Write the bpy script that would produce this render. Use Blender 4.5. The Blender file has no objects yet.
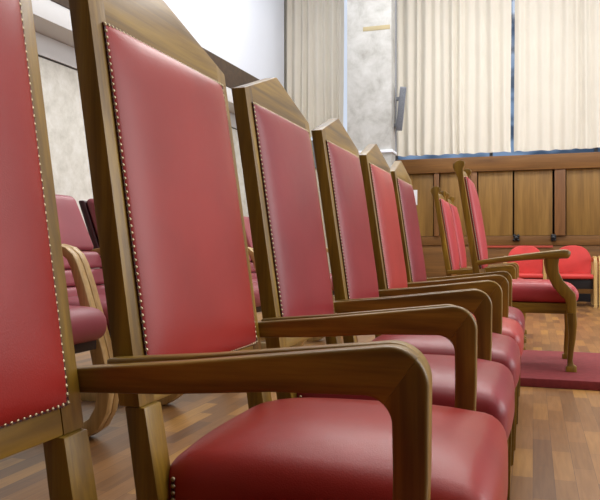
import bpy, bmesh, math, random
from mathutils import Vector, Matrix
random.seed(7)
SC = bpy.context.scene
COL = SC.collection
F = 708.0
CAMH = 0.77
YAW = math.atan(233.0 / F)
SY, CY = math.sin(YAW), math.cos(YAW)

def xat(px, Y):
    """world X of the point seen at column px at world depth Y"""
    k = (px - 300) / F
    return (k * CY * Y - SY * Y) / (CY + k * SY)

# ------------------------------------------------------------------ materials
def srgb(r, g, b):
    f = lambda c: (c / 255 / 12.92) if c / 255 <= 0.04045 else ((c / 255 + 0.055) / 1.055) ** 2.4
    return (f(r), f(g), f(b), 1)

def new_mat(name):
    m = bpy.data.materials.new(name); m.use_nodes = True
    nt = m.node_tree
    return m, nt, nt.nodes['Principled BSDF']

def N(nt, typ, **kw):
    n = nt.nodes.new(typ)
    for k, v in kw.items():
        setattr(n, k, v)
    return n

def ramp(nt, stops):
    r = N(nt, 'ShaderNodeValToRGB')
    e = r.color_ramp.elements
    e[0].position, e[0].color = stops[0]
    e[1].position, e[1].color = stops[-1]
    for p, c in stops[1:-1]:
        x = e.new(p); x.color = c
    return r

def mapping(nt, scale, coord='Object', rnd=True):
    tc = N(nt, 'ShaderNodeTexCoord')
    mp = N(nt, 'ShaderNodeMapping')
    mp.inputs['Scale'].default_value = scale
    nt.links.new(tc.outputs[coord], mp.inputs['Vector'])
    if rnd:
        oi = N(nt, 'ShaderNodeObjectInfo')
        mul = N(nt, 'ShaderNodeMath', operation='MULTIPLY'); mul.inputs[1].default_value = 37.0
        nt.links.new(oi.outputs['Random'], mul.inputs[0])
        cb = N(nt, 'ShaderNodeCombineXYZ')
        for i in range(3):
            nt.links.new(mul.outputs[0], cb.inputs[i])
        nt.links.new(cb.outputs[0], mp.inputs['Location'])
    return mp

def wood(name, dark, mid, light, axis, rough=0.42, scale=1.0, coat=0.12):
    m, nt, b = new_mat(name)
    sc = [26 * scale] * 3; sc['xyz'.index(axis)] = 1.6 * scale
    mp = mapping(nt, sc)
    n1 = N(nt, 'ShaderNodeTexNoise'); n1.inputs['Scale'].default_value = 1.0
    n1.inputs['Detail'].default_value = 6; n1.inputs['Distortion'].default_value = 0.6
    nt.links.new(mp.outputs[0], n1.inputs['Vector'])
    sc2 = [190 * scale] * 3; sc2['xyz'.index(axis)] = 7 * scale
    mp2 = mapping(nt, sc2)
    n2 = N(nt, 'ShaderNodeTexNoise'); n2.inputs['Scale'].default_value = 1.0; n2.inputs['Detail'].default_value = 3
    nt.links.new(mp2.outputs[0], n2.inputs['Vector'])
    r = ramp(nt, [(0.28, dark), (0.5, mid), (0.74, light)])
    nt.links.new(n1.outputs['Fac'], r.inputs[0])
    r2 = ramp(nt, [(0.3, (0.72, 0.70, 0.66, 1)), (0.6, (1, 1, 1, 1))])
    nt.links.new(n2.outputs['Fac'], r2.inputs[0])
    mx = N(nt, 'ShaderNodeMixRGB', blend_type='MULTIPLY'); mx.inputs[0].default_value = 0.7
    nt.links.new(r.outputs[0], mx.inputs[1]); nt.links.new(r2.outputs[0], mx.inputs[2])
    nt.links.new(mx.outputs[0], b.inputs['Base Color'])
    b.inputs['Roughness'].default_value = rough
    b.inputs['Coat Weight'].default_value = coat
    b.inputs['Coat Roughness'].default_value = 0.22
    bp = N(nt, 'ShaderNodeBump'); bp.inputs['Strength'].default_value = 0.08; bp.inputs['Distance'].default_value = 0.002
    nt.links.new(n2.outputs['Fac'], bp.inputs['Height']); nt.links.new(bp.outputs[0], b.inputs['Normal'])
    return m

def leather(name, col, rough=0.37, grain=420, spec=0.4):
    m, nt, b = new_mat(name)
    mp = mapping(nt, (1, 1, 1))
    n = N(nt, 'ShaderNodeTexNoise'); n.inputs['Scale'].default_value = 5; n.inputs['Detail'].default_value = 4
    nt.links.new(mp.outputs[0], n.inputs['Vector'])
    c0 = tuple(c * 0.88 for c in col[:3]) + (1,); c1 = tuple(min(1, c * 1.10) for c in col[:3]) + (1,)
    r = ramp(nt, [(0.3, c0), (0.7, c1)])
    nt.links.new(n.outputs['Fac'], r.inputs[0]); nt.links.new(r.outputs[0], b.inputs['Base Color'])
    v = N(nt, 'ShaderNodeTexVoronoi'); v.inputs['Scale'].default_value = grain
    nt.links.new(mp.outputs[0], v.inputs['Vector'])
    bp = N(nt, 'ShaderNodeBump'); bp.inputs['Strength'].default_value = 0.10; bp.inputs['Distance'].default_value = 0.0012
    nt.links.new(v.outputs['Distance'], bp.inputs['Height'])
    n3 = N(nt, 'ShaderNodeTexNoise'); n3.inputs['Scale'].default_value = 14; n3.inputs['Detail'].default_value = 2
    nt.links.new(mp.outputs[0], n3.inputs['Vector'])
    bp2 = N(nt, 'ShaderNodeBump'); bp2.inputs['Strength'].default_value = 0.12; bp2.inputs['Distance'].default_value = 0.006
    nt.links.new(n3.outputs['Fac'], bp2.inputs['Height']); nt.links.new(bp.outputs[0], bp2.inputs['Normal'])
    nt.links.new(bp2.outputs[0], b.inputs['Normal'])
    b.inputs['Roughness'].default_value = rough
    b.inputs['Specular IOR Level'].default_value = spec
    return m

def plain(name, col, rough=0.6, metal=0.0, var=0.06, nscale=6, bump=0.0):
    m, nt, b = new_mat(name)
    mp = mapping(nt, (1, 1, 1), rnd=False)
    n = N(nt, 'ShaderNodeTexNoise'); n.inputs['Scale'].default_value = nscale; n.inputs['Detail'].default_value = 5
    nt.links.new(mp.outputs[0], n.inputs['Vector'])
    r = ramp(nt, [(0.3, tuple(c * (1 - var) for c in col[:3]) + (1,)), (0.7, tuple(min(1, c * (1 + var)) for c in col[:3]) + (1,))])
    nt.links.new(n.outputs['Fac'], r.inputs[0]); nt.links.new(r.outputs[0], b.inputs['Base Color'])
    b.inputs['Roughness'].default_value = rough; b.inputs['Metallic'].default_value = metal
    if bump:
        bp = N(nt, 'ShaderNodeBump'); bp.inputs['Strength'].default_value = bump; bp.inputs['Distance'].default_value = 0.01
        nt.links.new(n.outputs['Fac'], bp.inputs['Height']); nt.links.new(bp.outputs[0], b.inputs['Normal'])
    return m

def stone(name, a, bcol, c, scale=3.0, bump=0.15, dist=0.8):
    m, nt, b = new_mat(name)
    mp = mapping(nt, (1, 1, 1), rnd=False)
    n = N(nt, 'ShaderNodeTexNoise'); n.inputs['Scale'].default_value = scale; n.inputs['Detail'].default_value = 10
    n.inputs['Roughness'].default_value = 0.68; n.inputs['Distortion'].default_value = dist
    nt.links.new(mp.outputs[0], n.inputs['Vector'])
    r = ramp(nt, [(0.32, a), (0.5, bcol), (0.66, c)])
    nt.links.new(n.outputs['Fac'], r.inputs[0]); nt.links.new(r.outputs[0], b.inputs['Base Color'])
    b.inputs['Roughness'].default_value = 0.7
    bp = N(nt, 'ShaderNodeBump'); bp.inputs['Strength'].default_value = bump; bp.inputs['Distance'].default_value = 0.01
    nt.links.new(n.outputs['Fac'], bp.inputs['Height']); nt.links.new(bp.outputs[0], b.inputs['Normal'])
    return m

def parquet():
    m, nt, b = new_mat('parquet_floor')
    tc = N(nt, 'ShaderNodeTexCoord')
    mp = N(nt, 'ShaderNodeMapping'); mp.inputs['Rotation'].default_value = (0, 0, math.radians(90))
    nt.links.new(tc.outputs['Object'], mp.inputs['Vector'])
    def brick(c1, c2, mortar, bias):
        br = N(nt, 'ShaderNodeTexBrick')
        br.offset = 0.43; br.offset_frequency = 2; br.squash = 1
        br.inputs['Color1'].default_value = c1; br.inputs['Color2'].default_value = c2
        br.inputs['Mortar'].default_value = mortar
        br.inputs['Scale'].default_value = 1.0
        br.inputs['Mortar Size'].default_value = 0.0009
        br.inputs['Mortar Smooth'].default_value = 0.3
        br.inputs['Bias'].default_value = bias
        br.inputs['Brick Width'].default_value = 0.36
        br.inputs['Row Height'].default_value = 0.068
        nt.links.new(mp.outputs[0], br.inputs['Vector'])
        return br
    br = brick((0, 0, 0, 1), (1, 1, 1, 1), (0.0, 0.0, 0.0, 1), 0.0)
    r = ramp(nt, [(0.0, srgb(110, 78, 54)), (0.12, srgb(124, 88, 54)), (0.38, srgb(138, 98, 58)), (0.62, srgb(148, 106, 64)), (0.84, srgb(160, 116, 66)), (1.0, srgb(178, 132, 68))])
    nt.links.new(br.outputs['Color'], r.inputs[0])
    mp2 = N(nt, 'ShaderNodeMapping'); mp2.inputs['Scale'].default_value = (70, 5, 1)
    nt.links.new(tc.outputs['Object'], mp2.inputs['Vector'])
    n = N(nt, 'ShaderNodeTexNoise'); n.inputs['Scale'].default_value = 1; n.inputs['Detail'].default_value = 5; n.inputs['Distortion'].default_value = 0.4
    nt.links.new(mp2.outputs[0], n.inputs['Vector'])
    r2 = ramp(nt, [(0.3, (0.74, 0.70, 0.66, 1)), (0.65, (1.04, 1.04, 1.04, 1))])
    nt.links.new(n.outputs['Fac'], r2.inputs[0])
    mx = N(nt, 'ShaderNodeMixRGB', blend_type='MULTIPLY'); mx.inputs[0].default_value = 0.8
    nt.links.new(r.outputs[0], mx.inputs[1]); nt.links.new(r2.outputs[0], mx.inputs[2])
    seam = N(nt, 'ShaderNodeMixRGB', blend_type='MIX'); seam.inputs[2].default_value = srgb(74, 48, 32)
    mf = N(nt, 'ShaderNodeMath', operation='MULTIPLY'); mf.inputs[1].default_value = 0.6
    nt.links.new(br.outputs['Fac'], mf.inputs[0]); nt.links.new(mf.outputs[0], seam.inputs[0])
    nt.links.new(mx.outputs[0], seam.inputs[1])
    nt.links.new(seam.outputs[0], b.inputs['Base Color'])
    b.inputs['Roughness'].default_value = 0.36
    bp = N(nt, 'ShaderNodeBump'); bp.inputs['Strength'].default_value = 0.12; bp.inputs['Distance'].default_value = 0.001
    nt.links.new(n.outputs['Fac'], bp.inputs['Height']); nt.links.new(bp.outputs[0], b.inputs['Normal'])
    return m

def emitter(name, a, c, strength, scale):
    m, nt, b = new_mat(name)
    mp = mapping(nt, scale, rnd=False)
    n = N(nt, 'ShaderNodeTexNoise'); n.inputs['Scale'].default_value = 1; n.inputs['Detail'].default_value = 1
    nt.links.new(mp.outputs[0], n.inputs['Vector'])
    r = ramp(nt, [(0.4, a), (0.6, c)])
    nt.links.new(n.outputs['Fac'], r.inputs[0])
    nt.links.new(r.outputs[0], b.inputs['Emission Color']); b.inputs['Emission Strength'].default_value = strength
    b.inputs['Base Color'].default_value = (0.02, 0.03, 0.04, 1); b.inputs['Roughness'].default_value = 0.1
    return m

WD, WM, WL = srgb(92, 66, 13), srgb(131, 98, 24), srgb(164, 129, 40)
WX = wood('walnut_along_depth', WD, WM, WL, 'x')
WY = wood('walnut_across', WD, WM, WL, 'y')
WZ = wood('walnut_upright', WD, WM, WL, 'z')
PAN_D, PAN_M, PAN_L = srgb(120, 86, 36), srgb(138, 102, 46), srgb(156, 118, 58)
PANEL = wood('panel_veneer', PAN_D, PAN_M, PAN_L, 'z', rough=0.5, scale=0.5, coat=0.1)
RAIL = wood('panel_rail', srgb(104, 68, 28), srgb(122, 82, 36), srgb(138, 95, 44), 'x', rough=0.5, scale=0.5, coat=0.1)
POST = wood('panel_post', srgb(106, 68, 34), srgb(122, 81, 42), srgb(136, 92, 50), 'z', rough=0.5, scale=0.5, coat=0.1)
DARKWOOD = wood('dark_strip_wood', srgb(52, 36, 20), srgb(66, 46, 26), srgb(80, 58, 34), 'x', rough=0.5, scale=0.5, coat=0.1)
BEECH = wood('pale_bentwood', srgb(176, 140, 82), srgb(196, 160, 100), srgb(210, 176, 118), 'z', rough=0.4, scale=0.6)
LEATHERS = [leather('leather_red_0', srgb(146, 38, 31)), leather('leather_red_1', srgb(152, 42, 34)),
            leather('leather_red_2', srgb(140, 44, 48)), leather('leather_red_3', srgb(142, 46, 50)),
            leather('leather_red_4', srgb(168, 56, 50)), leather('leather_red_5', srgb(134, 46, 53))]
ROSE = leather('leather_rose', srgb(178, 62, 66), rough=0.42)
PINK = leather('leather_dusky_pink', srgb(150, 72, 80), rough=0.42, grain=200)
SHELL = leather('leather_shell_dark', srgb(60, 22, 26), rough=0.45)
REDFAB = leather('red_vinyl', srgb(200, 60, 56), rough=0.5, grain=120)
BRASS = plain('antique_brass_nail', srgb(172, 156, 124), rough=0.34, metal=0.85, var=0.2, nscale=60)
FLOOR = parquet()
DAIS = plain('crimson_carpet', srgb(126, 44, 46), rough=0.9, var=0.12, nscale=30, bump=0.2)
WHITEP = plain('white_paint', srgb(228, 234, 245), rough=0.6, var=0.015, nscale=1.5)
BANDP = plain('white_ledge_paint', srgb(208, 208, 208), rough=0.6, var=0.03, nscale=2)
CREAMP = plain('cream_plaster', srgb(214, 206, 188), rough=0.7, var=0.03, nscale=2)
GREYP = plain('grey_sill_paint', srgb(132, 136, 142), rough=0.6)
STONE = stone('travertine_slabs', srgb(196, 194, 184), srgb(214, 212, 203), srgb(226, 225, 219), 7.0, dist=0.15)
CONC = stone('pale_concrete', srgb(150, 149, 144), srgb(176, 176, 173), srgb(190, 191, 189), 3.2, dist=0.3)
CLOTH = plain('cream_curtain_cloth', srgb(238, 233, 220), rough=0.85, var=0.02, nscale=3)
def translucent(m, col, fac):
    nt = m.node_tree; b = nt.nodes['Principled BSDF']
    tr = N(nt, 'ShaderNodeBsdfTranslucent'); tr.inputs[0].default_value = col
    mx = N(nt, 'ShaderNodeMixShader'); mx.inputs[0].default_value = fac
    nt.links.new(b.outputs[0], mx.inputs[1]); nt.links.new(tr.outputs[0], mx.inputs[2])
    nt.links.new(mx.outputs[0], nt.nodes['Material Output'].inputs['Surface'])
translucent(CLOTH, srgb(250, 246, 236), 0.2)
GREYM = plain('grey_metal', srgb(128, 132, 140), rough=0.45, metal=0.2)
GRILLE = plain('speaker_grille', srgb(104, 108, 116), rough=0.6, metal=0.2, nscale=90, var=0.25)
BLACK = plain('black_fitting', srgb(24, 24, 28), rough=0.4)
TAPE = plain('tan_tape', srgb(168, 156, 122), rough=0.8)
PAPER = plain('white_paper', srgb(236, 236, 240), rough=0.8, var=0.01)
REDTRIM = plain('red_strip_paint', srgb(176, 74, 54), rough=0.5)
SKYBLUE = emitter('dim_blue_window_light', srgb(62, 80, 104), srgb(124, 150, 184), 1.0, (2.0, 2.0, 5.0))
SKYWHITE = emitter('bright_window_light', srgb(216, 226, 244), srgb(232, 240, 255), 1.0, (1, 1, 1))

# ------------------------------------------------------------------ mesh helpers
def link(name, bm, mat, parent=None, smooth=38):
    bmesh.ops.recalc_face_normals(bm, faces=bm.faces)
    me = bpy.data.meshes.new(name)
    bm.to_mesh(me); bm.free()
    me.materials.append(mat)
    for p in me.polygons:
        p.use_smooth = True
    me.set_sharp_from_angle(angle=math.radians(smooth))
    o = bpy.data.objects.new(name, me); COL.objects.link(o)
    if parent:
        o.parent = parent
    return o

def tag(o, label=None, cat=None, group=None, kind=None):
    for k, v in (('label', label), ('category', cat), ('group', group), ('kind', kind)):
        if v:
            o[k] = v
    return o

def empty(name, loc, label, cat, group=None, rz=0):
    o = bpy.data.objects.new(name, None); COL.objects.link(o)
    o.empty_display_size = 0.1
    o.location = loc; o.rotation_euler = (0, 0, rz)
    return tag(o, label, cat, group)

def prism(bm, poly, fn0, fn1, bevel=0.003, seg=2, keep=()):
    """extrude the closed 2-D outline poly between the two 3-D maps fn0 and fn1"""
    a = [bm.verts.new(fn0(p)) for p in poly]
    b = [bm.verts.new(fn1(p)) for p in poly]
    n = len(poly)
    fs = [bm.faces.new(a), bm.faces.new(b[::-1])]
    for i in range(n):
        j = (i + 1) % n
        fs.append(bm.faces.new((a[i], b[i], b[j], a[j])))
    if bevel:
        es = set()
        for f in fs:
            for e in f.edges:
                es.add(e)
        for i in keep:
            for e in fs[2 + i].edges:
                es.discard(e)
        hard = []
        bmesh.ops.recalc_face_normals(bm, faces=fs)
        for e in es:
            if len(e.link_faces) == 2 and e.calc_face_angle(0) > math.radians(30):
                hard.append(e)
        bmesh.ops.bevel(bm, geom=hard, offset=bevel, segments=seg, profile=0.6, affect='EDGES', clamp_overlap=True)

def box(bm, x0, x1, y0, y1, z0, z1, bevel=0.003, seg=2):
    prism(bm, [(x0, y0), (x1, y0), (x1, y1), (x0, y1)], lambda p: (p[0], p[1], z0), lambda p: (p[0], p[1], z1), bevel, seg)

def arc(cx, cz, r, a0, a1, n=7):
    return [(cx + r * math.cos(math.radians(a0 + (a1 - a0) * i / n)), cz + r * math.sin(math.radians(a0 + (a1 - a0) * i / n))) for i in range(n + 1)]

def rbox(hx, hy, hz, r, cuts=(14, 14, 5), fn=None):
    """rounded cushion box, corner radius r; fn reshapes each vertex"""
    bm = bmesh.new()
    cache = {}
    def vert(p):
        k = tuple(round(c, 5) for c in p)
        if k not in cache:
            inn = Vector((max(-(hx - r), min(hx - r, p[0])), max(-(hy - r), min(hy - r, p[1])), max(-(hz - r), min(hz - r, p[2]))))
            d = Vector(p) - inn
            if d.length > 1e-9:
                d.normalize()
            q = inn + d * r
            cache[k] = bm.verts.new(fn(q) if fn else q)
        return cache[k]
    def ticks(h, n):
        base = [-h, -h + r * 0.3, -h + r * 0.65, -h + r]
        mid = [(-h + r) + 2 * (h - r) * i / n for i in range(1, n)]
        return base + mid + [h - r, h - r * 0.65, h - r * 0.3, h] if h - r > 1e-6 else [-h, -h * 0.6, -h * 0.25, h * 0.25, h * 0.6, h]
    T = [ticks(hx, cuts[0]), ticks(hy, cuts[1]), ticks(hz, cuts[2])]
    H = (hx, hy, hz)
    for ax in range(3):
        u, v = [i for i in range(3) if i != ax]
        for s in (-1, 1):
            for i in range(len(T[u]) - 1):
                for j in range(len(T[v]) - 1):
                    q = []
                    for (a, b) in ((i, j), (i + 1, j), (i + 1, j + 1), (i, j + 1)):
                        p = [0, 0, 0]; p[ax] = s * H[ax]; p[u] = T[u][a]; p[v] = T[v][b]
                        q.append(vert(p))
                    if len(set(q)) == 4:
                        try:
                            bm.faces.new(q)
                        except ValueError:
                            pass
    return bm

def sweep(bm, pts, wid, thick, up=Vector((0, 1, 0)), cap=True, rnd=0.2):
    """band of rounded-rectangle section along pts (in a plane whose normal is up); wid along up, thick in the plane"""
    rings = []
    n = len(pts)
    for i, p in enumerate(pts):
        p = Vector(p)
        t = (Vector(pts[min(i + 1, n - 1)]) - Vector(pts[max(i - 1, 0)])).normalized()
        s = t.cross(up).normalized()
        th = thick[i] if isinstance(thick, (list, tuple)) else thick
        w = wid[i] if isinstance(wid, (list, tuple)) else wid
        r = min(th, w) * rnd
        ring = []
        for (sx, sy) in ((1, 1), (-1, 1), (-1, -1), (1, -1)):
            cx, cy = sx * (w / 2 - r), sy * (th / 2 - r)
            base = {(1, 1): 0, (-1, 1): 90, (-1, -1): 180, (1, -1): 270}[(sx, sy)]
            for k in range(3):
                a = math.radians(base + 45 * k)
                ring.append(bm.verts.new(p + up * (cx + r * math.cos(a)) + s * (cy + r * math.sin(a))))
        rings.append(ring)
    m = len(rings[0])
    for i in range(n - 1):
        for j in range(m):
            bm.faces.new((rings[i][j], rings[i][(j + 1) % m], rings[i + 1][(j + 1) % m], rings[i + 1][j]))
    if cap:
        bm.faces.new(rings[0]); bm.faces.new(rings[-1][::-1])

def dome(bm, c, nrm, r):
    nrm = Vector(nrm).normalized()
    t = nrm.orthogonal().normalized(); b = nrm.cross(t)
    c = Vector(c)
    rings = []
    for (rr, h) in ((1.0, -0.15), (0.82, 0.42), (0.42, 0.72)):
        rings.append([bm.verts.new(c + (t * math.cos(k * math.tau / 7) + b * math.sin(k * math.tau / 7)) * r * rr + nrm * r * h) for k in range(7)])
    top = bm.verts.new(c + nrm * r * 0.82)
    for i in range(2):
        for k in range(7):
            bm.faces.new((rings[i][k], rings[i][(k + 1) % 7], rings[i + 1][(k + 1) % 7], rings[i + 1][k]))
    for k in range(7):
        bm.faces.new((rings[2][k], rings[2][(k + 1) % 7], top))

def strip(bm, pts, nrms, r):
    """narrow braid ribbon under a line of nails"""
    n = len(pts); prev = None
    for i in range(n):
        p = Vector(pts[i]); t = (Vector(pts[min(i + 1, n - 1)]) - Vector(pts[max(i - 1, 0)])).normalized()
        nv = Vector(nrms[i]).normalized(); sd = t.cross(nv).normalized() * r
        ring = [bm.verts.new(p + sd - nv * 0.002), bm.verts.new(p + sd + nv * 0.0009), bm.verts.new(p - sd + nv * 0.0009), bm.verts.new(p - sd - nv * 0.002)]
        if prev:
            for k in range(4):
                f = bm.faces.new((prev[k], prev[(k + 1) % 4], ring[(k + 1) % 4], ring[k])); f.material_index = 1
        prev = ring

def gimp(o):
    o.data.materials.append(SHELL)
    return o

def copy_tree(o, parent=None):
    c = o.copy(); COL.objects.link(c)
    if parent:
        c.parent = parent
    for ch in list(o.children):
        copy_tree(ch, c)
    return c

def set_mat(o, name, mat):
    for ch in o.children:
        if ch.name.split('.')[0] in name:
            ch.material_slots[0].link = 'OBJECT'; ch.material_slots[0].material = mat
        set_mat(ch, name, mat)

# ------------------------------------------------------------------ pediment armchair
RX = -0.33                      # world X of the row's chair roots
HW = 0.2525
def xf(z):                      # front plane of the back, local x
    return -0.652 + 0.146 * (1.155 - z) - RX

def square_arm(root, s, hw, xr, xfr, drop=0.0):
    """arm with a rounded front corner over a mitred post"""
    def ym(x, k):           # outer/inner face, splayed towards the front
        t = (x - (-0.245)) / 0.455
        return s * (hw + 0.0300 + 0.0305 * max(-0.05, min(1, t)) - k)
    W = 0.029
    # local x: rear at -0.245 (stile), front at 0.21
    r = 0.047
    top_f = 0.656
    ctr = (xfr - r, top_f - r)
    outer1 = arc(ctr[0], ctr[1], r, 97, 45, 6)
    outer2 = arc(ctr[0], ctr[1], r, 45, 0, 6)
    ri = 0.034
    ci = (0.171 - ri, 0.600 - ri - 0.004)
    inner2 = arc(ci[0], ci[1], ri, 0, 45, 5)
    inner1 = arc(ci[0], ci[1], ri, 45, 92, 5)
    arm = [(xr, 0.611)] + [(-0.10, 0.6265)] + outer1 + inner1 + [(0.02, 0.594), (-0.12, 0.584), (xr, 0.579)]
    bm = bmesh.new()
    prism(bm, arm, lambda p: (p[0], ym(p[0], 0), p[1]), lambda p: (p[0], ym(p[0], W), p[1]), 0.005, 3, keep=(len([0, 0]) + len(outer1) - 1,))
    link('arm', bm, WX, root)
    post = outer2 + [(xfr - 0.001, 0.50), (xfr - 0.007, 0.325), (0.169, 0.325), (0.172, 0.50)] + inner2
    bm = bmesh.new()
    prism(bm, post, lambda p: (p[0] + 0.0002, ym(p[0], 0), p[1] - 0.0002), lambda p: (p[0] + 0.0002, ym(p[0], W), p[1] - 0.0002), 0.005, 3, keep=(len(post) - 1,))
    link('arm_post', bm, WZ, root)

def make_row_chair():
    root = empty('high_back_armchair', (RX, 0, 0), 'x', 'chair')
    TH = 0.036
    SW = 0.031                  # visible stile width
    def back(poly, name, mat, bev=0.0035, keep=()):
        bm = bmesh.new()
        prism(bm, poly, lambda p: (xf(p[1]), p[0], p[1]), lambda p: (xf(p[1]) - TH, p[0], p[1]), bev, 2, keep)
        return link(name, bm, mat, root)
    z0, z1 = 0.536, 1.112
    for s in (-1, 1):
        w_ = SW + 0.012
        back([(s * HW, z0), (s * (HW - w_), z0), (s * (HW - w_), 1.156 + 0.324 * w_), (s * HW, 1.156)], 'back_stile', WZ, 0.003, (1,))
    iw = HW - SW - 0.0121
    back([(-iw, z1 + 0.0005), (iw, z1 + 0.0005), (iw, 1.156 + 0.324 * (HW - iw)), (0.003, 1.2375), (-0.003, 1.2375), (-iw, 1.156 + 0.324 * (HW - iw))], 'crest_rail', WY, 0.003, (1, 5))
    iw = HW - SW - 0.0125
    back([(-iw, z0), (iw, z0), (iw, z0 + 0.048), (-iw, z0 + 0.048)], 'back_rail', WY)
    # leather panel of the back
    zl0, zl1, lw = z0 + 0.036, 1.126, HW - SW
    zc, hz = (zl0 + zl1) / 2, (zl1 - zl0) / 2
    bm = bmesh.new()
    nu, nv = 26, 32
    def cs(t):                  # denser near the edges
        return math.sin(t * math.pi / 2)
    grid = []
    for j in range(nv + 1):
        v = cs(-1 + 2 * j / nv)
        row = []
        for i in range(nu + 1):
            u = cs(-1 + 2 * i / nu)
            bul = 0.002 + 0.018 * (max(0, 1 - abs(u) ** 5) ** 0.55) * (max(0, 1 - abs(v) ** 8) ** 0.55)
            z = zc + v * hz
            row.append(bm.verts.new((xf(z) + bul, u * lw, z + 0.146 * bul)))
        grid.append(row)
    for j in range(nv):
        for i in range(nu):
            bm.faces.new((grid[j][i], grid[j][i + 1], grid[j + 1][i + 1], grid[j + 1][i]))
    rim = grid[0][:] + [grid[j][nu] for j in range(1, nv + 1)] + grid[nv][nu - 1::-1] + [grid[j][0] for j in range(nv - 1, 0, -1)]
    backv = [bm.verts.new(v.co + Vector((-0.012, 0, 0))) for v in rim]
    for k in range(len(rim)):
        q = (k + 1) % len(rim)
        bm.faces.new((rim[k], backv[k], backv[q], rim[q]))
    bm.faces.new(backv)
    cush = link('back_cushion', bm, LEATHERS[0], root, 60)
    # outside back, dark upholstery seen between frame members
    bm = bmesh.new()
    prism(bm, [(-iw + 0.001, z0 + 0.05), (iw - 0.001, z0 + 0.05), (iw - 0.001, z1 - 0.001), (-iw + 0.001, z1 - 0.001)],
          lambda p: (xf(p[1]) - 0.0135, p[0], p[1]), lambda p: (xf(p[1]) - TH + 0.004, p[0], p[1]), 0)
    link('outside_back', bm, LEATHERS[0], root)
    # brass nails round the panel: one trim
    bm = bmesh.new()
    nr = Vector((1, 0, 0.146))
    pitch, rn = 0.0104, 0.0036
    nn = int((2 * hz - 0.006) / pitch)
    for s in (-1, 1):
        for k in range(nn + 1):
            z = zl0 + 0.003 + (2 * hz - 0.006) * k / nn
            dome(bm, (xf(z) + 0.0035, s * (lw - 0.002), z), nr, rn)
    nm = int((2 * lw) / pitch)
    for z in (zl0 + 0.002, zl1 - 0.002):
        for k in range(1, nm):
            y = -lw + 0.002 + (2 * lw - 0.004) * k / nm
            dome(bm, (xf(z) + 0.0035, y, z), nr, rn)
    ring = [(-1, -1), (1, -1), (1, 1), (-1, 1), (-1, -1)]
    rp, rv = [], []
    for a in range(4):
        for k in range(20):
            t = k / 20
            u = ring[a][0] + (ring[a + 1][0] - ring[a][0]) * t; v = ring[a][1] + (ring[a + 1][1] - ring[a][1]) * t
            z = zc + v * (hz - 0.0022)
            rp.append((xf(z) + 0.0030, u * (lw - 0.002), z)); rv.append((1, 0, 0.146))
    strip(bm, rp + rp[:1], rv + rv[:1], 0.0030)
    gimp(link('nail_trim', bm, BRASS, cush))
    # rear legs
    for s in (-1, 1):
        bm = bmesh.new()
        prof = [(xf(0.534) + 0.006, 0.5355), (xf(0.40) + 0.010, 0.40), (-0.245, 0.22), (-0.285, 0.0), (-0.318, 0.0), (-0.281, 0.22), (xf(0.40) - 0.028, 0.40), (xf(0.534) - 0.028, 0.5355)]
        prism(bm, prof, lambda p: (p[0], s * (HW - 0.002), p[1]), lambda p: (p[0], s * (HW - 0.052), p[1]), 0.003)
        link('leg', bm, WZ, root)
    for s in (-1, 1):
        square_arm(root, s, HW, xf(0.60) - 0.030, 0.2145 if s > 0 else 0.2030)
    # seat
    def shape(q):
        x, y, z = q
        t = (x + 0.25) / 0.5
        wy = 0.86 + 0.14 * min(1, max(0, t)) 
        u, v = x / 0.245, y / 0.255
        cr = 0.042 * max(0, 1 - u ** 4) * max(0, 1 - abs(v) ** 3) if z > 0 else 0
        fb = 0.010 * max(0, 1 - v * v) if x > 0.2 else 0
        return Vector((x * 1.015 + 0.026 + fb, y * wy, z + 0.392 + cr))
    seat = link('seat_cushion', rbox(0.243, 0.255, 0.060, 0.040, (14, 14, 3), shape), LEATHERS[0], root, 80)
    bm = bmesh.new()
    def seat_y(x):
        t = min(1, max(0, (x - 0.030 + 0.25) / 0.5))
        return 0.255 * (0.86 + 0.14 * t)
    zn = 0.3445
    path = []
    for k in range(8):
        path.append(((-0.186, -(seat_y(-0.186) - 0.001), 0.424 - 0.0103 * k), (0, -1, 0)))
    for k in range(1, 44):
        x = -0.181 + 0.42 * k / 43
        path.append(((x, -(seat_y(x) - 0.002), zn), (0, -1, 0)))
    for sd in (1, -1):
        bm = bmesh.new()
        pp = [((p[0][0] - 0.008, sd * p[0][1], p[0][2]), (p[1][0], sd * p[1][1], p[1][2])) for p in path]
        for c, nv_ in pp:
            dome(bm, c, nv_, 0.0040)
        strip(bm, [p[0] for p in pp], [p[1] for p in pp], 0.0026)
        gimp(link('nail_trim', bm, BRASS, seat))
    bm = bmesh.new()
    zA, zB = 0.272, 0.3315
    yo = lambda x: seat_y(x) - 0.012
    outer = [(-0.205, -yo(-0.2)), (0.262, -yo(0.262)), (0.262, yo(0.262)), (-0.205, yo(-0.2))]
    prism(bm, outer, lambda p: (p[0], p[1], zA), lambda p: (p[0], p[1], zB), 0.004)
    link('seat_frame', bm, WY, root)
    for s in (-1, 1):
        bm = bmesh.new()
        y1 = 0.235
        a = [(0.222, s * y1), (0.262, s * y1), (0.262, s * (y1 - 0.042)), (0.222, s * (y1 - 0.042))]
        va = [bm.verts.new((p[0], p[1], 0.2718)) for p in a]
        cxy = (0.244, s * (y1 - 0.02))
        vb = [bm.verts.new((cxy[0] + (p[0] - cxy[0]) * 0.62, cxy[1] + (p[1] - cxy[1]) * 0.62, 0.0)) for p in a]
        bm.faces.new(va); bm.faces.new(vb[::-1])
        for i in range(4):
            bm.faces.new((va[i], vb[i], vb[(i + 1) % 4], va[(i + 1) % 4]))
        bmesh.ops.bevel(bm, geom=list(bm.edges), offset=0.003, segments=2, affect='EDGES')
        link('leg', bm, WZ, root)
    return root

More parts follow.
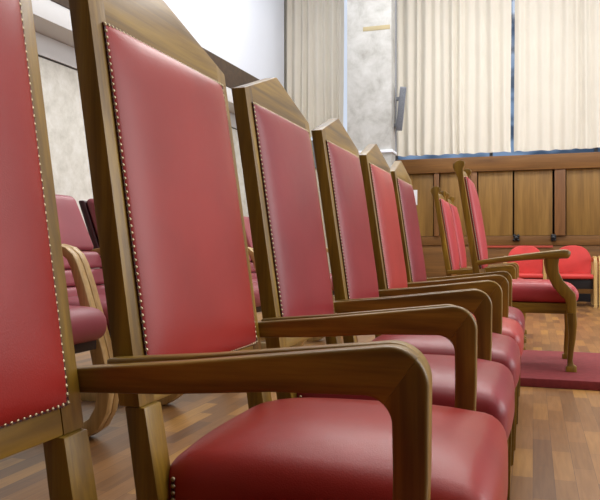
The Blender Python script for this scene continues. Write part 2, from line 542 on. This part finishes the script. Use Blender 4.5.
ROW = [  # centre Y, dx, yaw in degrees, leather, label
    (0.546, 0.0, 0.0, 0, 'nearest tall red leather armchair of the row, cut off by the left edge'),
    (1.1755, 0.008, 0.0, 1, 'second tall red leather armchair of the row, its broad seat fills the bottom'),
    (1.8045, 0.004, 0.0, 2, 'third tall armchair in the row, dusky wine-red leather under a pointed wooden crest'),
    (2.4325, 0.008, 0.0, 3, 'fourth tall armchair in the row, dusky red back in front of the left curtain'),
    (3.0605, 0.011, 0.0, 4, 'fifth tall armchair in the row, brighter salmon-red leather, below the concrete pillar'),
    (3.6885, 0.009, 0.0, 5, 'sixth and farthest pointed-crest armchair in the row, dark purplish red leather'),
]
proto = make_row_chair()
for i, (yc, dx, yw, li, lab) in enumerate(ROW):
    o = proto if i == 0 else copy_tree(proto)
    a_ = math.radians(yw)
    o.location = (RX + dx + 0.21 * (1 - math.cos(a_)), yc - 0.21 * math.sin(a_), 0); o.rotation_euler = (0, 0, math.radians(yw))
    tag(o, lab, 'chair', 'tall armchairs with pointed crests standing in a row')
    set_mat(o, ('back_cushion', 'seat_cushion', 'outside_back'), LEATHERS[li])

# ------------------------------------------------------------------ throne armchair (scroll finials)
def make_throne(square=False):
    TR = -0.03                  # reference world X offset baked into the numbers
    root = empty('scroll_top_armchair', (0, 0, 0), 'x', 'chair')
    hw = 0.262
    def xb(z):                  # front of back stile
        return -0.290 - 0.165 * (z - 0.45) - TR
    X = lambda x: x - TR
    for s in (-1, 1):
        bm = bmesh.new()
        prof = [(xb(0.34), 0.34), (xb(0.80), 0.80), (xb(1.17) , 1.17), (xb(1.225) + 0.004, 1.225)]
        prof += [(xb(1.25) + 0.020, 1.248), (xb(1.25) + 0.018, 1.268), (xb(1.25) - 0.004, 1.278), (xb(1.25) - 0.030, 1.272), (xb(1.25) - 0.050, 1.256), (xb(1.25) - 0.054, 1.236), (xb(1.22) - 0.048, 1.212)]
        prof += [(xb(1.17) - 0.038, 1.17), (xb(0.80) - 0.040, 0.80), (xb(0.34) - 0.042, 0.34)]
        prism(bm, prof, lambda p: (p[0], s * hw, p[1]), lambda p: (p[0], s * (hw - 0.042), p[1]), 0.005, 2)
        link('back_stile', bm, WZ, root)
        bm = bmesh.new()
        prof = [(xb(0.34), 0.339), (X(-0.30), 0.20), (X(-0.36), 0), (X(-0.40), 0), (X(-0.345), 0.20), (xb(0.34) - 0.042, 0.339)]
        prism(bm, prof, lambda p: (p[0], s * hw, p[1]), lambda p: (p[0], s * (hw - 0.042), p[1]), 0.003)
        link('leg', bm, WZ, root)
    iw = hw - 0.0425
    bm = bmesh.new()
    n = 12
    poly = [(-iw, 1.165)] + [(iw, 1.165)] + [(iw * (1 - 2 * k / n), 1.200 + 0.03 * (1 - (1 - 2 * k / n) ** 2)) for k in range(n + 1)]
    prism(bm, poly, lambda p: (xb(p[1]) - 0.002, p[0], p[1]), lambda p: (xb(p[1]) - 0.034, p[0], p[1]), 0.003)
    link('crest_rail', bm, WY, root)
    bm = bmesh.new()
    prism(bm, [(-iw, 0.56), (iw, 0.56), (iw, 0.61), (-iw, 0.61)], lambda p: (xb(p[1]) - 0.004, p[0], p[1]), lambda p: (xb(p[1]) - 0.034, p[0], p[1]), 0.003)
    link('back_rail', bm, WY, root)
    # padded back, arched, strongly domed
    def bshape(q):
        x, y, z = q
        zz = 0.89 + z
        u, v = y / 0.235, z / 0.285
        b = 0.026 * max(0, 1 - abs(u) ** 2.6) * max(0, 1 - abs(v) ** 4) if x > 0 else 0
        return Vector((xb(zz) + x + 0.004 + b, y * 0.95, zz))
    cu = link('back_cushion', rbox(0.024, 0.235, 0.29, 0.021, (2, 14, 16), bshape), ROSE, root, 80)
    bm = bmesh.new()
    for s in (-1, 1):
        for k in range(50):
            z = 0.605 + 0.57 * k / 49
            dome(bm, (xb(z) + 0.010, s * 0.2245, z), (0.7, s * 0.6, 0), 0.004)
    rp = [(-1, 0.605 + 0.57 * k / 12) for k in range(13)]
    P_ = [(xb(z) + 0.010, -0.2245, z) for _, z in rp] + [(xb(1.178) + 0.012, -0.2245 + 0.449 * k / 10, 1.178) for k in range(1, 10)] + [(xb(z) + 0.010, 0.2245, z) for _, z in rp[::-1]]
    strip(bm, P_, [(0.7, -0.6, 0)] * 13 + [(0.7, 0, 0.5)] * 9 + [(0.7, 0.6, 0)] * 13, 0.003)
    gimp(link('nail_trim', bm, BRASS, cu))
    # arms
    for s in (-1, 1):
        if square:
            square_arm(root, s, hw, xb(0.60) - 0.025, 0.205)
        bm = bmesh.new()
        ys = s * (hw - 0.02)
        pts, wd, tk = [], [], []
        for k in range(13):
            t = k / 12
            x = xb(0.66) - 0.01 + (X(0.175) - xb(0.66) + 0.01) * t
            z = 0.637 + 0.058 * t + 0.006 * math.sin(t * math.pi)
            pts.append((x, ys + s * 0.025 * math.sin(t * math.pi / 2), z)); wd.append(0.042 + 0.014 * t); tk.append(0.032 + 0.024 * t * t)
        for (dx, dz, w, h) in ((0.016, -0.001, 0.056, 0.054), (0.028, -0.004, 0.048, 0.044), (0.034, -0.006, 0.032, 0.024)):
            p = pts[12]
            pts.append((p[0] + dx, p[1], p[2] + dz)); wd.append(w); tk.append(h)
        sweep(bm, pts, wd, tk, rnd=0.35)
        if not square:
            link('arm', bm, WX, root)
        # S-curved arm support running down into the seat rail
        bm = bmesh.new()
        sp = [(0.108, 0.684), (0.106, 0.63), (0.114, 0.575), (0.140, 0.52), (0.178, 0.475), (0.208, 0.445), (0.216, 0.40), (0.216, 0.345)]
        th = [0.085, 0.074, 0.068, 0.068, 0.070, 0.066, 0.056, 0.052]
        P, TH = [], []
        for i in range(len(sp) - 1):
            for k in range(4):
                t = k / 4
                P.append((X(sp[i][0] + (sp[i + 1][0] - sp[i][0]) * t), s * (hw + 0.003), sp[i][1] + (sp[i + 1][1] - sp[i][1]) * t)); TH.append(th[i] + (th[i + 1] - th[i]) * t)
        P.append((X(sp[-1][0]), s * (hw + 0.003), sp[-1][1])); TH.append(th[-1])
        sweep(bm, P, 0.040, TH, rnd=0.18)
        if not square:
            link('arm_support', bm, WZ, root)
        # cabriole front leg with a small pad foot
        bm = bmesh.new()
        lp = [(0.217, 0.3445, 0.052), (0.222, 0.28, 0.050), (0.220, 0.20, 0.040), (0.212, 0.12, 0.032), (0.208, 0.065, 0.030), (0.211, 0.038, 0.036), (0.214, 0.030, 0.060), (0.214, 0.0, 0.064)]
        sweep(bm, [(X(a), s * (hw + 0.003), z) for a, z, _ in lp], [min(0.046, t) for _, _, t in lp], [t for _, _, t in lp], rnd=0.2)
        link('leg', bm, WZ, root)
    def sshape(q):
        x, y, z = q
        u, v = x / 0.27, y / 0.245
        cr = 0.035 * max(0, 1 - u ** 4) * max(0, 1 - v ** 4) if z > 0 else 0
        return Vector((x + X(-0.015), y * (0.94 + 0.06 * (u * 0.5 + 0.5)), z + 0.447 + cr))
    st = link('seat_cushion', rbox(0.275, 0.238, 0.048, 0.042, (14, 14, 2), sshape), ROSE, root, 80)
    bm = bmesh.new()
    box(bm, X(-0.31), X(0.235), -0.222, 0.222, 0.335, 0.398, 0.005)
    link('seat_frame', bm, WX, root)
    return root

throne = make_throne()
throne.location = (-0.03, 4.745, 0.0515)
tag(throne, 'single red leather armchair with scrolled tops standing on the crimson platform at the right', 'chair', 'scroll-topped red armchairs')
square = make_throne(True)
for i, (y, lab) in enumerate(((5.915, 'scroll-topped red armchair on the floor behind the platform armchair, nearer of the two'),
                              (6.565, 'scroll-topped red armchair on the floor behind the platform armchair, farther of the two'))):
    o = square if i == 0 else copy_tree(square)
    o.location = (-0.328, y, 0.0)
    tag(o, lab, 'chair', 'scroll-topped red armchairs')

# ------------------------------------------------------------------ pink conference chairs along the left wall
def make_pink():
    root = empty('bentwood_armchair', (0, 0, 0), 'x', 'chair')
    # local x = world X + 1.85 ; facing +x
    bx = lambda z: -0.19 - 0.41 * (z - 0.52)
    def pad(z0, z1, th, hy, name, mat, off, rr=0.03):
        hz = (z1 - z0) / 2; zc = (z0 + z1) / 2
        def fn(q):
            x, y, z = q
            w = 1 - 0.10 * max(0, (zc + z - 0.62) / 0.42)
            return Vector((bx(zc + z) + off + x + 0.02 * (y / hy) ** 2, y * w, zc + z))
        return link(name, rbox(th / 2, hy, hz, min(rr, hz * 0.9, th * 0.49), (2, 8, 6), fn), mat, root, 80)
    pad(0.765, 1.045, 0.075, 0.272, 'back_cushion', PINK, 0.0)
    pad(0.680, 0.763, 0.085, 0.272, 'back_cushion', PINK, 0.004, 0.02)
    pad(0.600, 0.678, 0.088, 0.272, 'back_cushion', PINK, 0.006, 0.02)
    pad(0.500, 0.598, 0.090, 0.272, 'back_cushion', PINK, 0.008, 0.02)
    pad(0.49, 1.035, 0.040, 0.275, 'back_shell', SHELL, -0.058, 0.012)
    def fs(q):
        x, y, z = q
        cr = 0.02 * max(0, 1 - (x / 0.26) ** 4) * max(0, 1 - (y / 0.27) ** 4) if z > 0 else 0
        return Vector((x + 0.005, y, z + 0.478 + cr))
    link('seat_cushion', rbox(0.265, 0.272, 0.062, 0.055, (8, 8, 2), fs), PINK, root, 80)
    bm = bmesh.new(); box(bm, -0.20, 0.20, -0.27, 0.27, 0.375, 0.414, 0.006)
    link('seat_frame', bm, BLACK, root)
    for s in (-1, 1):
        bm = bmesh.new()
        pts = [(-0.50, 0.70), (-0.30, 0.755), (-0.12, 0.776), (-0.02, 0.778), (0.03, 0.766), (0.06, 0.742), (0.080, 0.705)]
        pts += [(0.11, 0.62), (0.145, 0.50), (0.185, 0.36), (0.208, 0.26), (0.216, 0.19), (0.204, 0.125), (0.172, 0.070), (0.125, 0.038), (0.06, 0.025), (-0.10, 0.025), (-0.55, 0.025)]
        P = []
        for i in range(len(pts) - 1):
            for k in range(2):
                t = k / 2
                P.append((pts[i][0] + (pts[i + 1][0] - pts[i][0]) * t, s * 0.306, pts[i][1] + (pts[i + 1][1] - pts[i][1]) * t))
        P.append((pts[-1][0], s * 0.306, pts[-1][1]))
        sweep(bm, P, 0.040, [0.060 - 0.024 * min(1, max(0, (p[2] - 0.35) / 0.40)) for p in P], rnd=0.15)
        link('arm_loop', bm, BEECH, root)
    return root

pink = make_pink()
PINKS = ['nearest pink bentwood armchair by the left wall, seat cushion showing past the first red chair',
         'second pink bentwood armchair along the left wall, its tall quilted back against the travertine',
         'third pink bentwood armchair along the left wall, dark back edge beside the second red chair',
         'fourth pink bentwood armchair along the left wall, mostly behind the second red chair',
         'fifth pink bentwood armchair along the left wall, just before the third red chair',
         'sixth pink bentwood armchair along the left wall, just beyond the fifth',
         'farthest pink bentwood armchair by the left wall, a sliver beside the fourth red chair']
for i, lab in enumerate(PINKS):
    o = pink if i == 0 else copy_tree(pink)
    o.location = (-1.85, 2.155 + 0.655 * i, 0)
    tag(o, lab, 'chair', 'pink bentwood armchairs along the left wall')

# ------------------------------------------------------------------ red chairs in front of the panelling
def make_red():
    root = empty('red_side_chair', (0, 0, 0), 'x', 'chair')   # faces -Y
    bm = bmesh.new()
    # rounded shell back, curved in plan
    n = 28
    out = []
    for k in range(n + 1):
        a = math.pi * k / n
        ex = 0.80
        cx = math.copysign(abs(math.cos(a)) ** ex, math.cos(a)); sz = abs(math.sin(a)) ** 0.9
        out.append((0.245 * cx, 0.60 + 0.235 * sz))
    out = [(0.235, 0.44)] + out + [(-0.235, 0.44)]
    def mp(d):
        return lambda p: (p[0], 0.20 + 0.12 * (p[1] - 0.44) - 0.5 * p[0] ** 2 + d, p[1])
    prism(bm, out, mp(0), mp(0.045), 0.012, 3)
    link('backrest', bm, REDFAB, root)
    def fs(q):
        return Vector((q[0], q[1] - 0.04, q[2] + 0.412))
    link('seat', rbox(0.245, 0.235, 0.032, 0.028, (6, 6, 2), fs), REDFAB, root, 80)
    bm = bmesh.new(); box(bm, -0.235, 0.235, -0.22, 0.17, 0.245, 0.378, 0.004)  # seat frame, deepened in black to imitate the shade under the seat
    link('seat_frame', bm, BLACK, root)
    for s in (-1, 1):
        bm = bmesh.new()
        pts = [(-0.27, 0.0), (-0.262, 0.30), (-0.255, 0.58), (-0.24, 0.635), (-0.20, 0.662), (-0.05, 0.668), (0.12, 0.655), (0.19, 0.62), (0.215, 0.55), (0.235, 0.25), (0.255, 0.0)]
        P = []
        for i in range(len(pts) - 1):
            for k in range(3):
                t = k / 3
                P.append((s * 0.262, pts[i][0] + (pts[i + 1][0] - pts[i][0]) * t, pts[i][1] + (pts[i + 1][1] - pts[i][1]) * t))
        P.append((s * 0.262, pts[-1][0], pts[-1][1]))
        sweep(bm, P, 0.045, 0.040, up=Vector((1, 0, 0)), rnd=0.25)
        link('arm_loop', bm, BEECH, root)
    return root

red = make_red()
REDS = [
        (525, 'small red round-backed chair by the panelling, crossed by the platform armchair\'s arm'),
        (573, 'small red round-backed chair by the panelling, just right of the platform armchair\'s arm end'),
        (619, 'small red round-backed chair by the panelling, cut off by the right edge')]
for i, (px, lab) in enumerate(REDS):
    o = red if i == 0 else copy_tree(red)
    o.location = (xat(px, 10.55), 10.45, 0)
    tag(o, lab, 'chair', 'small red round-backed chairs against the panelling')

# ------------------------------------------------------------------ setting
def struct(name, bm, mat, parent=None, label=None):
    o = link(name, bm, mat, parent)
    if not parent:
        tag(o, label, None, None, 'structure')
    return o

bm = bmesh.new(); box(bm, -6.5, 7.0, -3.0, 12.2, -0.05, 0.0, 0); struct('floor', bm, FLOOR)
bm = bmesh.new(); box(bm, -6.5, 7.0, -3.0, 12.2, 5.85, 5.95, 0); struct('ceiling', bm, WHITEP)
# platform
bm = bmesh.new()
box(bm, -0.62, 2.8, 4.185, 5.36, 0.0, 0.05, 0.006)
tag(link('platform', bm, DAIS), 'low crimson carpeted platform carrying the single scroll-topped armchair', 'platform')

# left wall, slightly out of parallel with the row
corner = Vector((-4.31, 12.19, 0)); d = Vector((-0.035, -0.999, 0)).normalized(); nrm = Vector((0.999, -0.035, 0)).normalized()
def lw(name, s0, s1, q0, q1, z0, z1, mat, bev=0.004, label=None):
    bm = bmesh.new()
    f = lambda z: (lambda p: corner + d * p[0] + nrm * p[1] + Vector((0, 0, z)))
    prism(bm, [(s0, q0), (s1, q0), (s1, q1), (s0, q1)], f(z0), f(z1), bev)
    return struct(name, bm, mat, label=label)
lw('wall_left', 0.2, 15, -0.25, 0.0, 0.0, 5.85, STONE)
lw('trim_1', 0.45, 14.5, 0.001, 0.025, 2.652, 2.856, BANDP, label='pale ledge band topping the travertine wall')
lw('trim_2', 0.93, 14.5, 0.001, 0.36, 2.858, 3.052, BANDP, label='white projecting beam face on the left wall')
lw('trim_3', 0.93, 14.5, 0.001, 0.372, 3.054, 3.40, DARKWOOD, label='dark wooden strip under the white upper wall')
lw('wall_upper_left', 0.93, 14.5, 0.001, 0.36, 3.402, 5.845, WHITEP)
# thin dark joint below the ledge band
lw('trim_4', 0.45, 14.5, 0.001, 0.012, 2.640, 2.650, BLACK, 0.0, label='thin dark joint above the travertine')

# back wall and panelling
YB = 11.3
def bw(name, x0, x1, y0, y1, z0, z1, mat, bev=0.004, parent=None, label=None):
    bm = bmesh.new(); box(bm, x0, x1, y0, y1, z0, z1, bev)
    return struct(name, bm, mat, parent, label)
XL, XR = xat(397, YB), 4.2
bw('wall_back', -4.3, XR, 11.75, 11.95, 0.0, 5.845, CREAMP, 0)
bw('trim_5', XL, XR, YB - 0.03, 11.62, 1.985, 2.213, RAIL, label='broad wooden top rail of the panelling')
bw('trim_6', XL, XR, YB + 0.05, 11.62, 0.0, 0.843, RAIL, label='lower wooden rail of the panelling')
bw('trim_7', XL, XR, YB + 0.03, 11.62, 0.845, 0.985, RAIL, label='middle wooden rail of the panelling')
bw('trim_8', xat(487, YB), xat(553, YB), YB + 0.030, 11.6, 0.806, 0.838, REDTRIM, 0.002, label='thin red strip below the wooden doors')
bw('baseboard_back', XL, XR, YB + 0.02, YB + 0.048, 0.0, 0.12, BLACK, 0.003)
tn = 9
posts = [(470.5, 477), (554.6, 565.5), (434, 439), (398, 402), (622, 631)]
for (a, b) in posts:
    bw('trim_%d' % tn, xat(a, YB), xat(b, YB), YB - 0.012, 11.6, 0.988, 1.982, POST, label='upright wooden post dividing the panelling')
    tn += 1
for (a, b) in ((403, 433), (440, 469.5), (566.5, 621)):
    bw('trim_%d' % tn, xat(a, YB) , xat(b, YB), YB + 0.035, 11.6, 0.988, 1.982, PANEL, 0.006, label='veneered panel of the back wall')
    tn += 1
for k, (a, b) in enumerate(((478, 512.6), (514.2, 552.6))):
    dr = bw('door_%d' % (k + 1), xat(a, YB), xat(b, YB), YB + 0.03, 11.58, 0.988, 1.982, PANEL, 0.006)
    bm = bmesh.new()
    xx = xat(516.2 if k == 0 else 553.6, YB)
    for (dx, dz, r) in ((0, 0, 0.04), (0.028, 0.03, 0.026), (-0.026, 0.034, 0.026), (0.03, -0.03, 0.024), (-0.028, -0.03, 0.026)):
        if k == 1:
            dx *= 0.5
        bmesh.ops.create_icosphere(bm, subdivisions=2, radius=r, matrix=Matrix.Translation((xx + dx, YB + 0.0, 0.955 + dz)))
    h = link('door_handle', bm, BLACK, dr)
    h['label'] = 'black door fitting'
# dark backing visible in the joints
bw('trim_30', XL, XR, 11.605, 11.70, 0.82, 2.2, BLACK, 0, label='dark joint backing of the panelling')

bm = bmesh.new(); box(bm, -6.5, 7.0, -3.2, -3.0, 0.0, 5.845, 0); struct('wall_front', bm, DARKWOOD)
# pillar
px0, px1 = xat(347, 10.3), xat(391.5, 10.3)
bw('pillar', px0, px1, 10.3, 10.62, 0.0, 5.845, CONC, 0.012)
bpy.data.objects['pillar'].name = 'wall_pillar'
bw('trim_31', px0 - 0.02, px1 + 0.02, 10.272, 10.64, 2.205, 2.245, WHITEP, 0.004, label='thin white cable trunking round the concrete pillar')
bm = bmesh.new(); box(bm, xat(363, 10.297), xat(390, 10.297), 10.2955, 10.3005, 4.02, 4.085, 0.0005)
tag(link('tape_strip', bm, TAPE), 'tan strip of old tape on the concrete pillar', 'tape')

# left lower part beneath the first curtain
bw('trim_32', -4.05, px0 + 0.3, 11.46, 11.74, 2.16, 2.62, GREYP, label='grey sill beam under the left curtain')
bw('trim_33', -4.05, px0 + 0.3, 11.5, 11.74, 0.0, 2.158, CREAMP, label='cream wall below the left curtain')

# windows behind the curtains
def window(name, x0, x1, z0, z1, mat):
    bm = bmesh.new()
    for (a, b, c, e) in ((x0, x1, z0, z0 + 0.025), (x0, x1, z1 - 0.05, z1), (x0, x0 + 0.05, z0 + 0.026, z1 - 0.051), (x1 - 0.05, x1, z0 + 0.026, z1 - 0.051)):
        box(bm, a, b, 11.63, 11.69, c, e, 0.003)
    for k in range(1, 4):
        xm = x0 + (x1 - x0) * k / 4
        box(bm, xm - 0.025, xm + 0.025, 11.63, 11.69, z0 + 0.027, z1 - 0.052, 0.003)
    w = struct(name, bm, GREYP)
    bm = bmesh.new(); box(bm, x0 + 0.01, x1 - 0.01, 11.692, 11.70, z0 + 0.01, z1 - 0.01, 0)
    link('pane', bm, mat, w)
window('window_1', -3.9, px0 + 0.32, 2.63, 5.8, SKYWHITE)
window('window_2', XL - 0.1, 4.0, 2.225, 5.8, SKYBLUE)

# curtains
def curtain(x0, x1, z0, label, seed, yc=11.42):
    rng = random.Random(seed)
    xs, ys = [], []
    x = x0; 
    prof = []
    while x < x1:
        w = rng.uniform(0.10, 0.20); dep = rng.uniform(0.04, 0.085); flat = rng.uniform(0.15, 0.5)
        prof.append((x, w, dep, flat)); x += w
    sc = (x1 - x0) / (x - x0)
    pts = []
    for (a, w, dep, flat) in prof:
        for k in range(10):
            t = k / 10
            y = -dep * (0.5 - 0.5 * math.cos(t * math.tau)) ** (0.6 + flat)
            pts.append((x0 + (a + w * t - x0) * sc, y))
    pts.append((x1, 0))
    bm = bmesh.new()
    zs = [z0 + 0.012, z0 + 0.1, z0 + 0.8, z0 + 1.8, 5.84]
    def layer(off):
        g = []
        for j, z in enumerate(zs):
            a = 1.0 - 0.18 * j / 4
            g.append([bm.verts.new((px + 0.010 * math.sin(px * 9 + j), yc + py * a + off, z + (0.006 * math.sin(px * 23) if j == 0 else 0))) for (px, py) in pts])
        return g
    A, B = layer(0), layer(0.006)
    nx = len(pts)
    for j in range(len(zs) - 1):
        for i in range(nx - 1):
            bm.faces.new((A[j][i], A[j][i + 1], A[j + 1][i + 1], A[j + 1][i]))
            bm.faces.new((B[j][i + 1], B[j][i], B[j + 1][i], B[j + 1][i + 1]))
    for i in range(nx - 1):
        bm.faces.new((A[0][i], B[0][i], B[0][i + 1], A[0][i + 1])); bm.faces.new((A[-1][i + 1], B[-1][i + 1], B[-1][i], A[-1][i]))
    for j in range(len(zs) - 1):
        bm.faces.new((A[j][0], A[j + 1][0], B[j + 1][0], B[j][0])); bm.faces.new((A[j][-1], B[j][-1], B[j + 1][-1], A[j + 1][-1]))
    return tag(link('curtain', bm, CLOTH, None, 70), label, 'curtain', 'cream pleated curtains along the back wall')
curtain(-4.02, xat(343.5, 11.42), 2.66, 'cream pleated curtain left of the concrete pillar', 3)
curtain(xat(394, 11.42), xat(511.2, 11.42), 2.275, 'cream pleated curtain just right of the concrete pillar, beside the grey loudspeaker', 5)
curtain(xat(514.4, 11.42), 2.6, 2.275, 'cream pleated curtain at the right edge, beyond the narrow gap', 9)

# pole and column loudspeaker
yp = 10.66
bm = bmesh.new()
bmesh.ops.create_cone(bm, cap_ends=True, segments=14, radius1=0.022, radius2=0.022, depth=5.84 - 2.25, matrix=Matrix.Translation((xat(395.2, yp), yp, (5.84 + 2.25) / 2)))
tag(link('cable_pipe', bm, GREYM), 'thin grey vertical pipe running up beside the concrete pillar', 'pipe')
sp = empty('column_loudspeaker', (xat(399, 10.5), 10.5, 2.575), 'slim grey column loudspeaker tilted on the pipe beside the curtain', 'loudspeaker')
sp.rotation_euler = (math.radians(6), math.radians(6), math.radians(10))
bm = bmesh.new(); box(bm, -0.048, 0.048, -0.02, 0.07, -0.02, 0.62, 0.008); link('cabinet', bm, GREYM, sp)
bm = bmesh.new(); box(bm, -0.040, 0.040, -0.030, -0.0205, 0.0, 0.60, 0.003); link('grille', bm, GRILLE, sp)
bm = bmesh.new(); box(bm, -0.09, -0.049, 0.02, 0.13, 0.03, 0.08, 0.004); link('bracket', bm, GREYM, sp)
bm = bmesh.new(); box(bm, -0.09, -0.049, 0.02, 0.13, 0.42, 0.47, 0.004); link('bracket', bm, GREYM, sp)
# paper notice on the panelling
bm = bmesh.new(); box(bm, xat(408, YB), xat(417, YB), YB + 0.028, YB + 0.0365, 1.49, 1.73, 0.0005)
tag(link('paper_notice', bm, PAPER), 'white sheet of paper pinned to the panelling beside the last row chair', 'paper')

# ------------------------------------------------------------------ light
w = bpy.data.worlds.new('daylight'); SC.world = w; w.use_nodes = True
bg = w.node_tree.nodes['Background']; bg.inputs[0].default_value = (0.97, 0.985, 1.0, 1); bg.inputs[1].default_value = 0.62
def area(name, loc, rot, sx, sy, power, col=(1, 1, 1)):
    l = bpy.data.lights.new(name, 'AREA'); l.shape = 'RECTANGLE'; l.size = sx; l.size_y = sy; l.energy = power; l.color = col
    o = bpy.data.objects.new(name, l); COL.objects.link(o); o.location = loc; o.rotation_euler = rot
    return o
for y, x, pw in ((1.8, 0.4, 60), (4.6, -0.4, 130), (8.2, -0.8, 295)):  # unseen overhead lights; the rear one added to brighten curtains and back wall
    area('overhead_fill', (x, y, 5.8), (0, 0, 0), 5.0, 1.6, pw, (1.0, 0.985, 0.96))
area('side_window_daylight', (6.4, 4.5, 3.4), (0, math.radians(78), 0), 4.0, 9.0, 480, (0.985, 0.99, 1.0))

# ------------------------------------------------------------------ camera and view
cd = bpy.data.cameras.new('camera'); cam = bpy.data.objects.new('camera', cd); COL.objects.link(cam)
cd.sensor_fit = 'HORIZONTAL'; cd.sensor_width = 36; cd.lens = 36 * F / 600
cd.clip_start = 0.02
cam.location = (0, 0, CAMH); cam.rotation_euler = (math.radians(90), 0, YAW)
SC.camera = cam
vs = SC.view_settings
vs.view_transform = 'Standard'; vs.look = 'None'; vs.gamma = 1; vs.use_curve_mapping = False
vs.exposure = -0.12
